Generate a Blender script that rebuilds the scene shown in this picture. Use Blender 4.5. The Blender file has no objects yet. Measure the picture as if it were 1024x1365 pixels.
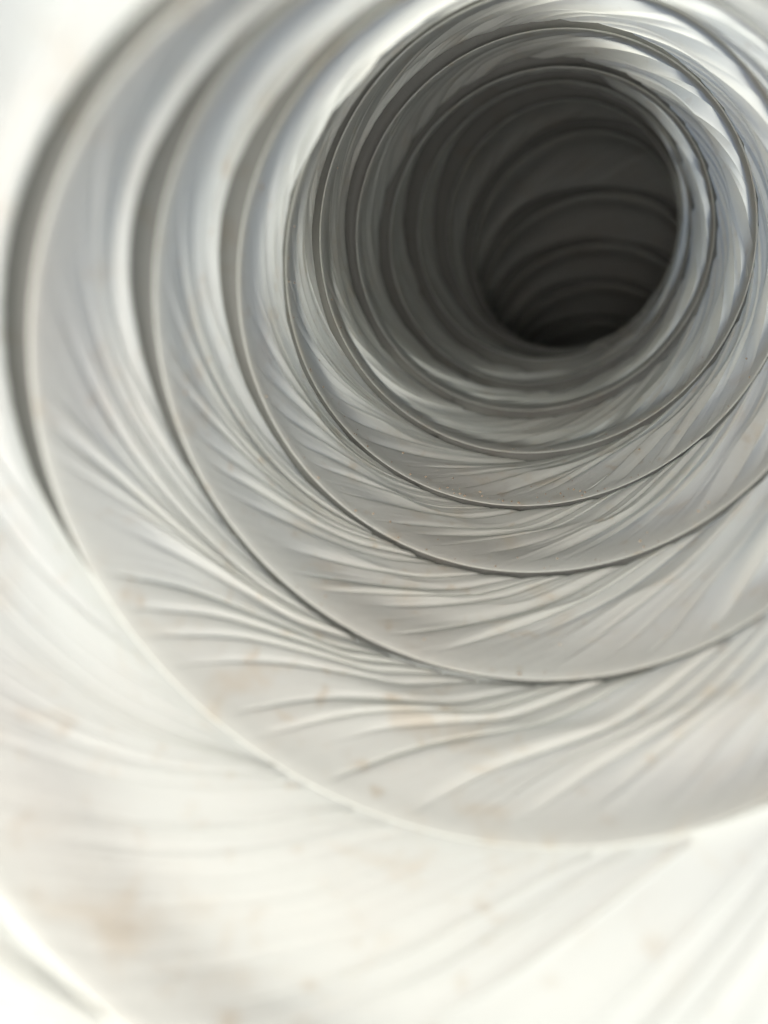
import bpy, math, random
import numpy as np
from mathutils import Vector, Matrix

# ------------------------------------------------------------------ camera, sky, sun
S = bpy.context.scene
COL = S.collection
RAD = 0.05                                   # inner radius of the duct, metres
PITCH = math.radians(59)

cam_data = bpy.data.cameras.new("camera")
cam = bpy.data.objects.new("camera", cam_data)
COL.objects.link(cam)
cam_data.sensor_fit = 'VERTICAL'
cam_data.sensor_height = 36.0
cam_data.lens = 36.0 * 1000.0 / 1365.0
cam_data.clip_start = 0.003
cam_data.clip_end = 100.0
cam.location = (0, 0, 0)
cam.rotation_euler = (math.radians(90) - PITCH, 0, 0)
cam_data.dof.use_dof = True
cam_data.dof.focus_distance = 3.5 * RAD
cam_data.dof.aperture_fstop = 7.4
S.camera = cam

SUN_ELEV, SUN_YAW = math.radians(53), math.radians(25)      # yaw: where the light travels, clockwise from +Y
W = bpy.data.worlds.new("World")
S.world = W
W.use_nodes = True
nt = W.node_tree
bg = nt.nodes["Background"]
sky = nt.nodes.new("ShaderNodeTexSky")
sky.sky_type = 'NISHITA'
sky.sun_disc = False
sky.sun_elevation = SUN_ELEV
sky.sun_rotation = SUN_YAW + math.pi
sky.air_density = 0.4
sky.dust_density = 1.6
sky.ozone_density = 0.3
nt.links.new(sky.outputs[0], bg.inputs[0])
bg.inputs[1].default_value = 0.07

sd = bpy.data.lights.new("sun", 'SUN')
sd.energy = 4.6
sd.angle = math.radians(100)
sd.color = (1.0, 0.938, 0.862)
sun = bpy.data.objects.new("sun", sd)
COL.objects.link(sun)
d = Vector((math.sin(SUN_YAW) * math.cos(SUN_ELEV), math.cos(SUN_YAW) * math.cos(SUN_ELEV), -math.sin(SUN_ELEV)))
sun.rotation_euler = d.to_track_quat('-Z', 'Y').to_euler()
sun.location = -d * 2

S.view_settings.view_transform = 'Standard'
S.view_settings.look = 'None'
S.view_settings.gamma = 1.0
S.view_settings.exposure = 2.68
S.cycles.max_bounces = 16
S.cycles.diffuse_bounces = 10

# ------------------------------------------------------------------ centre line of the duct (units of its radius)
# a helix of wire, one knot per turn; x right, y forward (horizontal), z up
KN = np.array([[-0.724, -0.344, -0.378], [-0.503, -0.026, -0.657], [-0.245, 0.316, -0.957], [0.04, 0.723, -1.315], [0.27, 1.17, -1.547], [0.454, 1.668, -1.774], [0.593, 2.179, -2.018], [0.699, 2.74, -2.333], [0.847, 3.379, -2.798], [1.024, 4.107, -3.345], [1.24, 4.851, -3.893], [1.524, 5.504, -4.411], [1.822, 5.948, -4.921], [2.068, 6.101, -5.534], [2.267, 6.2, -6.223], [2.463, 6.29, -6.92], [2.653, 6.367, -7.627], [2.795, 6.365, -8.189], [2.924, 6.279, -8.748], [3.037, 6.107, -9.29], [3.131, 5.855, -9.804], [3.204, 5.528, -10.278], [3.256, 5.137, -10.703], [3.285, 4.691, -11.072], [3.294, 4.202, -11.385]])
U0 = -2.0                                   # turn number of the first knot
START, END = -1.45, 20.0                     # first and last turn that is built

def spline(v):
    P = np.vstack([2 * KN[0] - KN[1], KN, 2 * KN[-1] - KN[-2]])
    w = np.clip(v - U0, 0, len(KN) - 1 - 1e-6)
    i = w.astype(int)
    t = (w - i)[..., None]
    a, b, c, e = P[i], P[i + 1], P[i + 2], P[i + 3]
    p = .5 * (2 * b + (c - a) * t + (2 * a - 5 * b + 4 * c - e) * t ** 2 + (3 * b - a - 3 * c + e) * t ** 3)
    q = .5 * ((c - a) + 2 * (2 * a - 5 * b + 4 * c - e) * t + 3 * (3 * b - a - 3 * c + e) * t ** 2)
    return p, q / np.linalg.norm(q, axis=-1, keepdims=True)

def frame(v):
    p, T = spline(v)
    L = np.array([-1.0, 0, 0]) + T[..., :1] * T
    L /= np.linalg.norm(L, axis=-1, keepdims=True)
    D = np.cross(L, T)                       # towards the lower side
    return p, T, L, D

rng = np.random.default_rng(7)
def wobble(u, fmin, fmax, n=14):
    """smooth random function of the turn number, about -1..1"""
    o = np.zeros_like(u)
    for k in range(n):
        o += math.sqrt(2.0 / n) * np.sin(2 * math.pi * (u * rng.uniform(fmin, fmax) + rng.uniform()))
    return o
def sstep(a, b, x):
    t = np.clip((x - a) / (b - a), 0, 1)
    return t * t * (3 - 2 * t)

# ------------------------------------------------------------------ the pleated sleeve
NU, NS = 1600, 48
BLOCKER_START, BLOCKER_SLANT, BLOCKER_LATEST = 7.1, 3.1, 140  # slanted edge of the added sleeve that keeps the deep end dark
CELLS = 42.0                                 # gathers round one turn
W0 = np.arange(START - 1, END + 2, 1 / 2000.0)      # fine axis on which the slow variations are tabulated
PH = 2 * math.pi * W0                        # 0 left, 90 bottom, 180 right, 270 top
UPL = np.clip(0.5 + 0.5 * np.cos(PH - math.radians(315)), 0, 1) ** 8.0   # 1 on the upper left side
GAP = 0.01 + 0.19 * UPL * (1 + 0.35 * wobble(W0, .3, 2.5)) + 0.008 * wobble(W0, 2, 5)
DEEP = 0.06 + 0.22 * UPL + 0.012 * wobble(W0, 2, 8)
SAG = 0.010 * wobble(W0, .5, 4) * (1 - .7 * sstep(6, 9, W0))
WIRE_R = 1 + 0.012 * wobble(W0, .3, 2.2)     # the wire is not a perfect circle
def tab(f, w): return np.interp(w, W0, f)

u0 = np.arange(int(round((END - START) * NU)) + 1) / NU + START
s = np.linspace(0, 1, NS)
ss = s[None, :]
upl0 = tab(UPL, u0)
turn_of = np.radians(50 + 50 * upl0) / (2 * math.pi)
# the grid runs along the gathers: its columns slant from one wire to the next
along = np.clip(np.interp(s, [0, .05, .13, .36, .60, .76], [0, .03, .11, .42, .74, 1.0]), 0, 1)[None, :]
u = u0[:, None] + turn_of[:, None] * (along * .6 + .4 * along ** 2)
phi = 2 * math.pi * u
gap, deep, sag, one = tab(GAP, u), tab(DEEP, u), tab(SAG, u), np.ones_like(u)
over = .05 * sstep(3.5, 7, u)                # deeper in, the turns overlap further
ctl_a = [0 * one, .03 * one, .11 * one, .42 * one, .74 - .45 * gap, 1.03 + over - 1.1 * gap, 1.10 + over - .4 * gap, 1.11 + over - .2 * gap, 1.06 + over, 1.0 * one]
sink = .075 * sstep(3.5, 8, u)                 # the film sinks deeper between the wires further in
ctl_r = [1.0 * one, .998 * one, .9995 * one, 1.009 + sag + sink, 1.022 + sag + 1.3 * sink, 1.045 + 1.3 * sink, 1.05 + sink + .75 * deep, 1.05 + sink + deep, 1.018 * one, 1.0 * one]
ctl_s = np.array([0, .05, .13, .36, .60, .78, .86, .92, .97, 1.0])
def through(ctl):
    c = np.stack(ctl, 2)                     # u, s, control
    k = np.clip(np.searchsorted(ctl_s, s, side='right') - 1, 0, len(ctl_s) - 2)
    h = ctl_s[k + 1] - ctl_s[k]
    t = ((s - ctl_s[k]) / h)[None, :]
    m = np.gradient(c, ctl_s, axis=2)
    j = np.arange(len(s))
    A, B, ma, mb = c[:, j, k], c[:, j, k + 1], m[:, j, k], m[:, j, k + 1]
    h = h[None, :]
    return (2 * t ** 3 - 3 * t ** 2 + 1) * A + (t ** 3 - 2 * t ** 2 + t) * h * ma + (-2 * t ** 3 + 3 * t ** 2) * B + (t ** 3 - t ** 2) * h * mb
a = through(ctl_a)
r = through(ctl_r)
right = np.clip(np.cos(phi - math.radians(200)), 0, 1) * (1 - sstep(7.5, 9.5, u))
r = 1 + (r - 1) * (1 - .6 * right)                # stretched taut on the outside of the bend

# gathers: bands of cloth that run slantwise from one wire to the next, sharp creases between them
p = CELLS * u0 + 0.15 * wobble(u0, 1.5, 4)
p = p + 0.17 * wobble(p, .08, .3, 8) + 0.04 * wobble(p, .3, .6, 6)          # uneven widths
cell = np.floor(p).astype(int)
x = p - cell
cid = cell - cell.min()
nC = cid.max() + 2
amp_t = np.where(rng.uniform(0, 1, nC) < .2, rng.uniform(.1, .3, nC), rng.uniform(.6, 1.2, nC))
skew_t = rng.uniform(.42, .75, nC)
lo_t = rng.uniform(.02, .28, nC)
amp, skew, lo = amp_t[cid][:, None], skew_t[cid][:, None], lo_t[cid][:, None]
xx = np.clip(x[:, None], 0, 1)
skew = skew * (1 + 1.3 * sstep(4, 7, u))      # looser, wider gathers further in
bulge = 1.22 * (1 - np.exp(-xx / (.07 * skew))) * (1 - np.exp(-(1 - xx) / (.22 * skew)))    # flat panel, sharp groove
tilt = rng.uniform(-.7, .7, nC)[cid][:, None] * (xx - .5)
e1 = .72 - .75 * gap
env = sstep(lo, lo + .36, ss) * (1 - sstep(e1, e1 + .13, ss))
lift = 0.062 * (1 + 1.4 * sstep(4, 7, u)) * (1 + .3 * sstep(1.5, 3, u) * np.clip(np.cos(phi - math.radians(190)), 0, 1)) * ((bulge - .9) * amp + .8 * tilt * (.4 + amp)) * env * (1 - .4 * tab(UPL, u)) * (1 - .25 * np.clip(np.cos(phi - math.radians(15)), 0, 1)) * (.12 + .88 * sstep(0, 1.7, u)) * (1 - .85 * sstep(6, 8.5, u) * np.clip(.25 + np.cos(phi - math.radians(262)), 0, 1)) * (1 - .8 * sstep(10, 11, u))
r = r - np.minimum(lift, .012 + .03 * (1 - sstep(.3, .6, ss)) + .03 * sstep(5, 7.5, u))
# small ripples of the thin film
ripple = .35 * np.sin(p * 2 * math.pi * 2.3 + 4 * wobble(u0, 3, 9))[:, None] * (.5 + .5 * np.sin(ss * 9 + 5 * wobble(u0, 2, 6)[:, None]))
r = r + 0.0028 * ripple * sstep(.1, .4, ss) * (1 - sstep(.78, .88, ss))
blend = sstep(.15, .97, ss)
r = r * (tab(WIRE_R, u) * (1 - blend) + tab(WIRE_R, u + 1) * blend)

v = u + a
ctr, T, L, D = frame(v)
PT = ctr + r[..., None] * (np.cos(phi)[..., None] * L + np.sin(phi)[..., None] * D)
PT = PT * RAD
du = np.gradient(PT, axis=0)
ds = np.gradient(PT, axis=1)
NRM = np.cross(ds, du)
NRM /= np.maximum(np.linalg.norm(NRM, axis=-1, keepdims=True), 1e-12)
inward = ctr * RAD - PT
if (np.sum(NRM * inward, -1)[:, :NS // 2] > 0).mean() < .5:
    NRM = -NRM
    FLIP = True
else:
    FLIP = False

# ------------------------------------------------------------------ materials
def sleeve_material(name, tint=1.0, through=.44):
    m = bpy.data.materials.new(name)
    m.use_nodes = True
    n, l = m.node_tree.nodes, m.node_tree.links
    bs = n["Principled BSDF"]
    uv = n.new("ShaderNodeUVMap"); uv.uv_map = "UVMap"
    geo = n.new("ShaderNodeTexCoord")
    def noise(scale, detail, rough=.55, vec=None, dist=0.0):
        t = n.new("ShaderNodeTexNoise")
        t.inputs['Scale'].default_value = scale
        t.inputs['Detail'].default_value = detail
        t.inputs['Roughness'].default_value = rough
        t.inputs['Distortion'].default_value = dist
        l.new(vec or geo.outputs['Object'], t.inputs['Vector'])
        return t.outputs['Fac']
    def ramp(f, a, b, lo=0.0, hi=1.0):
        t = n.new("ShaderNodeMapRange")
        t.interpolation_type = 'SMOOTHSTEP'
        for k, val in zip(('From Min', 'From Max', 'To Min', 'To Max'), (a, b, lo, hi)):
            t.inputs[k].default_value = val
        l.new(f, t.inputs['Value'])
        return t.outputs[0]
    def mix(fac, A, B):
        t = n.new("ShaderNodeMix"); t.data_type = 'RGBA'
        for sock, val in ((t.inputs[0], fac), (t.inputs[6], A), (t.inputs[7], B)):
            if hasattr(val, 'is_output'): l.new(val, sock)
            else: sock.default_value = val
        return t.outputs[2]
    c = mix(ramp(noise(26, 4), .35, .7), (.356, .366, .351, 1), (.342, .339, .319, 1))
    c = mix(ramp(noise(110, 5, .6, dist=.6), .53, .74, 0, .6), c, (.31, .27, .215, 1))          # tan blotches
    c = mix(ramp(noise(260, 3, .5), 0.62, .72, 0, .5), c, (.27, .22, .165, 1))                    # small rusty spots
    c = mix(ramp(noise(900, 2, .5), .66, .78, 0, .5), c, (.42, .38, .33, 1))                   # specks
    c = mix(1.0 - tint, c, (.06, .06, .055, 1))  # low tint blends to near-black, painting the crevice shade
    l.new(c, bs.inputs['Base Color'])
    bs.inputs['Roughness'].default_value = .9
    bs.inputs['Specular IOR Level'].default_value = .08
    mp = n.new("ShaderNodeMapping"); mp.inputs['Scale'].default_value = (16.0, .4, 1.0)
    l.new(uv.outputs[0], mp.inputs['Vector'])
    f1 = noise(9, 5, .6, mp.outputs[0], .4)
    f2 = noise(1500, 3, .6)
    b1 = n.new("ShaderNodeBump"); b1.inputs['Strength'].default_value = .35; b1.inputs['Distance'].default_value = .0008
    b2 = n.new("ShaderNodeBump"); b2.inputs['Strength'].default_value = .35; b2.inputs['Distance'].default_value = .00025
    l.new(f1, b1.inputs['Height']); l.new(f2, b2.inputs['Height']); l.new(b1.outputs[0], b2.inputs['Normal'])
    l.new(b2.outputs[0], bs.inputs['Normal'])
    tr = n.new("ShaderNodeBsdfTranslucent")                     # the thin film lets some light through
    tr.inputs['Color'].default_value = (.635, .665, .61, 1)
    mx = n.new("ShaderNodeMixShader"); mx.inputs[0].default_value = through
    l.new(bs.outputs[0], mx.inputs[1]); l.new(tr.outputs[0], mx.inputs[2])
    l.new(mx.outputs[0], n["Material Output"].inputs['Surface'])
    return m
def plain(name, col, rough=.6):
    m = bpy.data.materials.new(name)
    m.use_nodes = True
    n, l = m.node_tree.nodes, m.node_tree.links
    t = n.new("ShaderNodeTexNoise"); t.inputs['Scale'].default_value = 300
    tc = n.new("ShaderNodeTexCoord"); l.new(tc.outputs['Object'], t.inputs['Vector'])
    r_ = n.new("ShaderNodeValToRGB")
    r_.color_ramp.elements[0].position, r_.color_ramp.elements[1].position = .3, .7
    r_.color_ramp.elements[0].color = (*[k * .8 for k in col], 1)
    r_.color_ramp.elements[1].color = (*col, 1)
    l.new(t.outputs['Fac'], r_.inputs[0]); l.new(r_.outputs[0], n["Principled BSDF"].inputs['Base Color'])
    n["Principled BSDF"].inputs['Roughness'].default_value = rough
    return m
FILM = sleeve_material("sleeve_film")
CREVICE_SHADE = sleeve_material("crevice_shade", .22, .04)          # dark opaque film: shade of the crevice behind the wire, put into the colour
WIRE = FILM
BLOCKER = plain('light_blocker_dark', (.035, .035, .037), .9)  # for the added light-blocking sleeve
GRIT = plain("grit", (.22, .17, .12))

# ------------------------------------------------------------------ objects
def grid_mesh(name, pts, nrm, uvs, mat, flip, closed=False):
    nu, ns = pts.shape[:2]
    me = bpy.data.meshes.new(name)
    i = np.arange(nu - 1)[:, None] * ns
    if closed:
        j = np.arange(ns)[None, :]; k = (j + 1) % ns
    else:
        j = np.arange(ns - 1)[None, :]; k = j + 1
    q = np.stack([i + j, i + ns + j, i + ns + k, i + k], -1).reshape(-1, 4)
    if flip: q = q[:, ::-1]
    me.vertices.add(nu * ns); me.vertices.foreach_set("co", pts.astype(np.float32).ravel())
    me.loops.add(q.size); me.loops.foreach_set("vertex_index", q.astype(np.int32).ravel())
    me.polygons.add(len(q)); me.polygons.foreach_set("loop_start", np.arange(0, q.size, 4, dtype=np.int32))
    me.polygons.foreach_set("loop_total", np.full(len(q), 4, np.int32))
    me.update(calc_edges=True)
    lay = me.uv_layers.new(name="UVMap")
    lay.data.foreach_set("uv", uvs.reshape(-1, 2)[q.ravel()].astype(np.float32).ravel())
    me.polygons.foreach_set("use_smooth", np.ones(len(q), bool))
    if nrm is not None:
        me.normals_split_custom_set_from_vertices(nrm.reshape(-1, 3).tolist())
    me.materials.append(mat)
    o = bpy.data.objects.new(name, me)
    COL.objects.link(o)
    return o

duct = bpy.data.objects.new("flexible_duct", None)
COL.objects.link(duct)
duct["label"] = "off-white flexible duct seen from inside, its pleated sleeve gathered over a spiral wire"
duct["category"] = "duct"

uvs = np.stack(np.broadcast_arrays(u0[:, None], ss), -1)
# one pleat per turn of the wire, cut where the turn passes the upper right
cuts = [START] + [k + .70 for k in range(math.ceil(START - .70) , int(END)) if START + .2 < k + .70 < END - .2] + [END]
# the wire under its hem of film: a thin bead along the fold
NB = 8
wa = 2 * math.pi * np.arange(NB) / NB
BEAD = 0.004
c0, T0, L0, D0 = frame(u0)
ph0 = 2 * math.pi * u0[:, None]
rad0 = np.cos(ph0) * L0 + np.sin(ph0) * D0
core = c0 + (tab(WIRE_R, u0) + .003)[:, None] * rad0
BP = (core[:, None, :] + BEAD * (np.cos(wa)[None, :, None] * rad0[:, None, :] + np.sin(wa)[None, :, None] * T0[:, None, :])) * RAD
BN = np.cos(wa)[None, :, None] * rad0[:, None, :] + np.sin(wa)[None, :, None] * T0[:, None, :]
buv = np.stack(np.broadcast_arrays(u0[:, None], (np.arange(NB) * .01)[None, :]), -1)
for k in range(len(cuts) - 1):
    i0, i1 = int(round((cuts[k] - START) * NU)), int(round((cuts[k + 1] - START) * NU))
    step = 1 if cuts[k] < 6 else 2
    idx = np.arange(i0, i1 + 1, step)
    if idx[-1] != i1: idx = np.append(idx, i1)
    o = grid_mesh("pleat", PT[idx], NRM[idx], uvs[idx], FILM, not FLIP)
    o.data.materials.append(CREVICE_SHADE)
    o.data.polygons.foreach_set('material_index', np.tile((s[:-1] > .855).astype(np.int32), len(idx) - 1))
    o.parent = duct
    w = grid_mesh("wire_rib", BP[idx[::2]] if idx[-1] == idx[::2][-1] else BP[np.append(idx[::2], i1)],
                  BN[idx[::2]] if idx[-1] == idx[::2][-1] else BN[np.append(idx[::2], i1)],
                  buv[idx[::2]] if idx[-1] == idx[::2][-1] else buv[np.append(idx[::2], i1)], WIRE, True, closed=True)
    w.parent = o

# unseen sleeve added round the far length to block light from outside
nj, mj = 140, 72
jp = 2 * math.pi * np.arange(mj) / mj
js = BLOCKER_START + BLOCKER_SLANT * np.cos(jp - math.radians(BLOCKER_LATEST))
jt = np.linspace(0, 1, nj)[:, None]
jv = js[None, :] + (END + 1.2 - js[None, :]) * jt
jc, jT, jL, jD = frame(jv)
jdir = np.cos(jp)[None, :, None] * jL + np.sin(jp)[None, :, None] * jD
jr = 1.30 + .012 * np.sin(jv * 9 + 2 * np.sin(jp * 3)[None, :])
inner = jc + jr[..., None] * jdir
outer = jc + (jr[..., None] + .16) * jdir
centre = np.repeat(jc[-1:].mean(1, keepdims=True), mj, 1)
J = np.concatenate([inner[-1:] * .02 + centre * .98, inner[::-1], outer, centre + (outer[-1:] - centre) * .02], 0) * RAD
o = grid_mesh("light_blocker", J, None, np.zeros((*J.shape[:2], 2)), BLOCKER, True, closed=True)
o.parent = duct

# crumbs of dirt lying on the folds
random.seed(3)
gv, gf = [], []
def crumb(pos, size):
    b = len(gv)
    for q in ((1, 0, 0), (-1, 0, 0), (0, 1, 0), (0, -1, 0), (0, 0, 1), (0, 0, -1)):
        gv.append(tuple(pos[i] + size * (q[i] * random.uniform(.6, 1.2) + random.uniform(-.2, .2)) for i in range(3)))
    for t in ((0, 2, 4), (2, 1, 4), (1, 3, 4), (3, 0, 4), (2, 0, 5), (1, 2, 5), (3, 1, 5), (0, 3, 5)):
        gf.append(tuple(b + i for i in t))
for n in range(130):
    uu = random.choice([2, 3, 3, 4, 4, 4, 5]) + random.gauss(.2, .13)
    si = min(NS - 1, max(2, int(abs(random.gauss(3, 6)))))
    ui = int(round((uu - START) * NU))
    if si > 34: continue
    crumb(PT[ui, si] + NRM[ui, si] * .0001, random.uniform(.00012, .00040))
me = bpy.data.meshes.new("grit")
me.from_pydata(gv, [], gf)
me.materials.append(GRIT)
g = bpy.data.objects.new("grit", me)
COL.objects.link(g)
g["kind"] = "stuff"
g["label"] = "fine brown crumbs of dirt lying on the lower folds of the duct"
g["category"] = "grit"
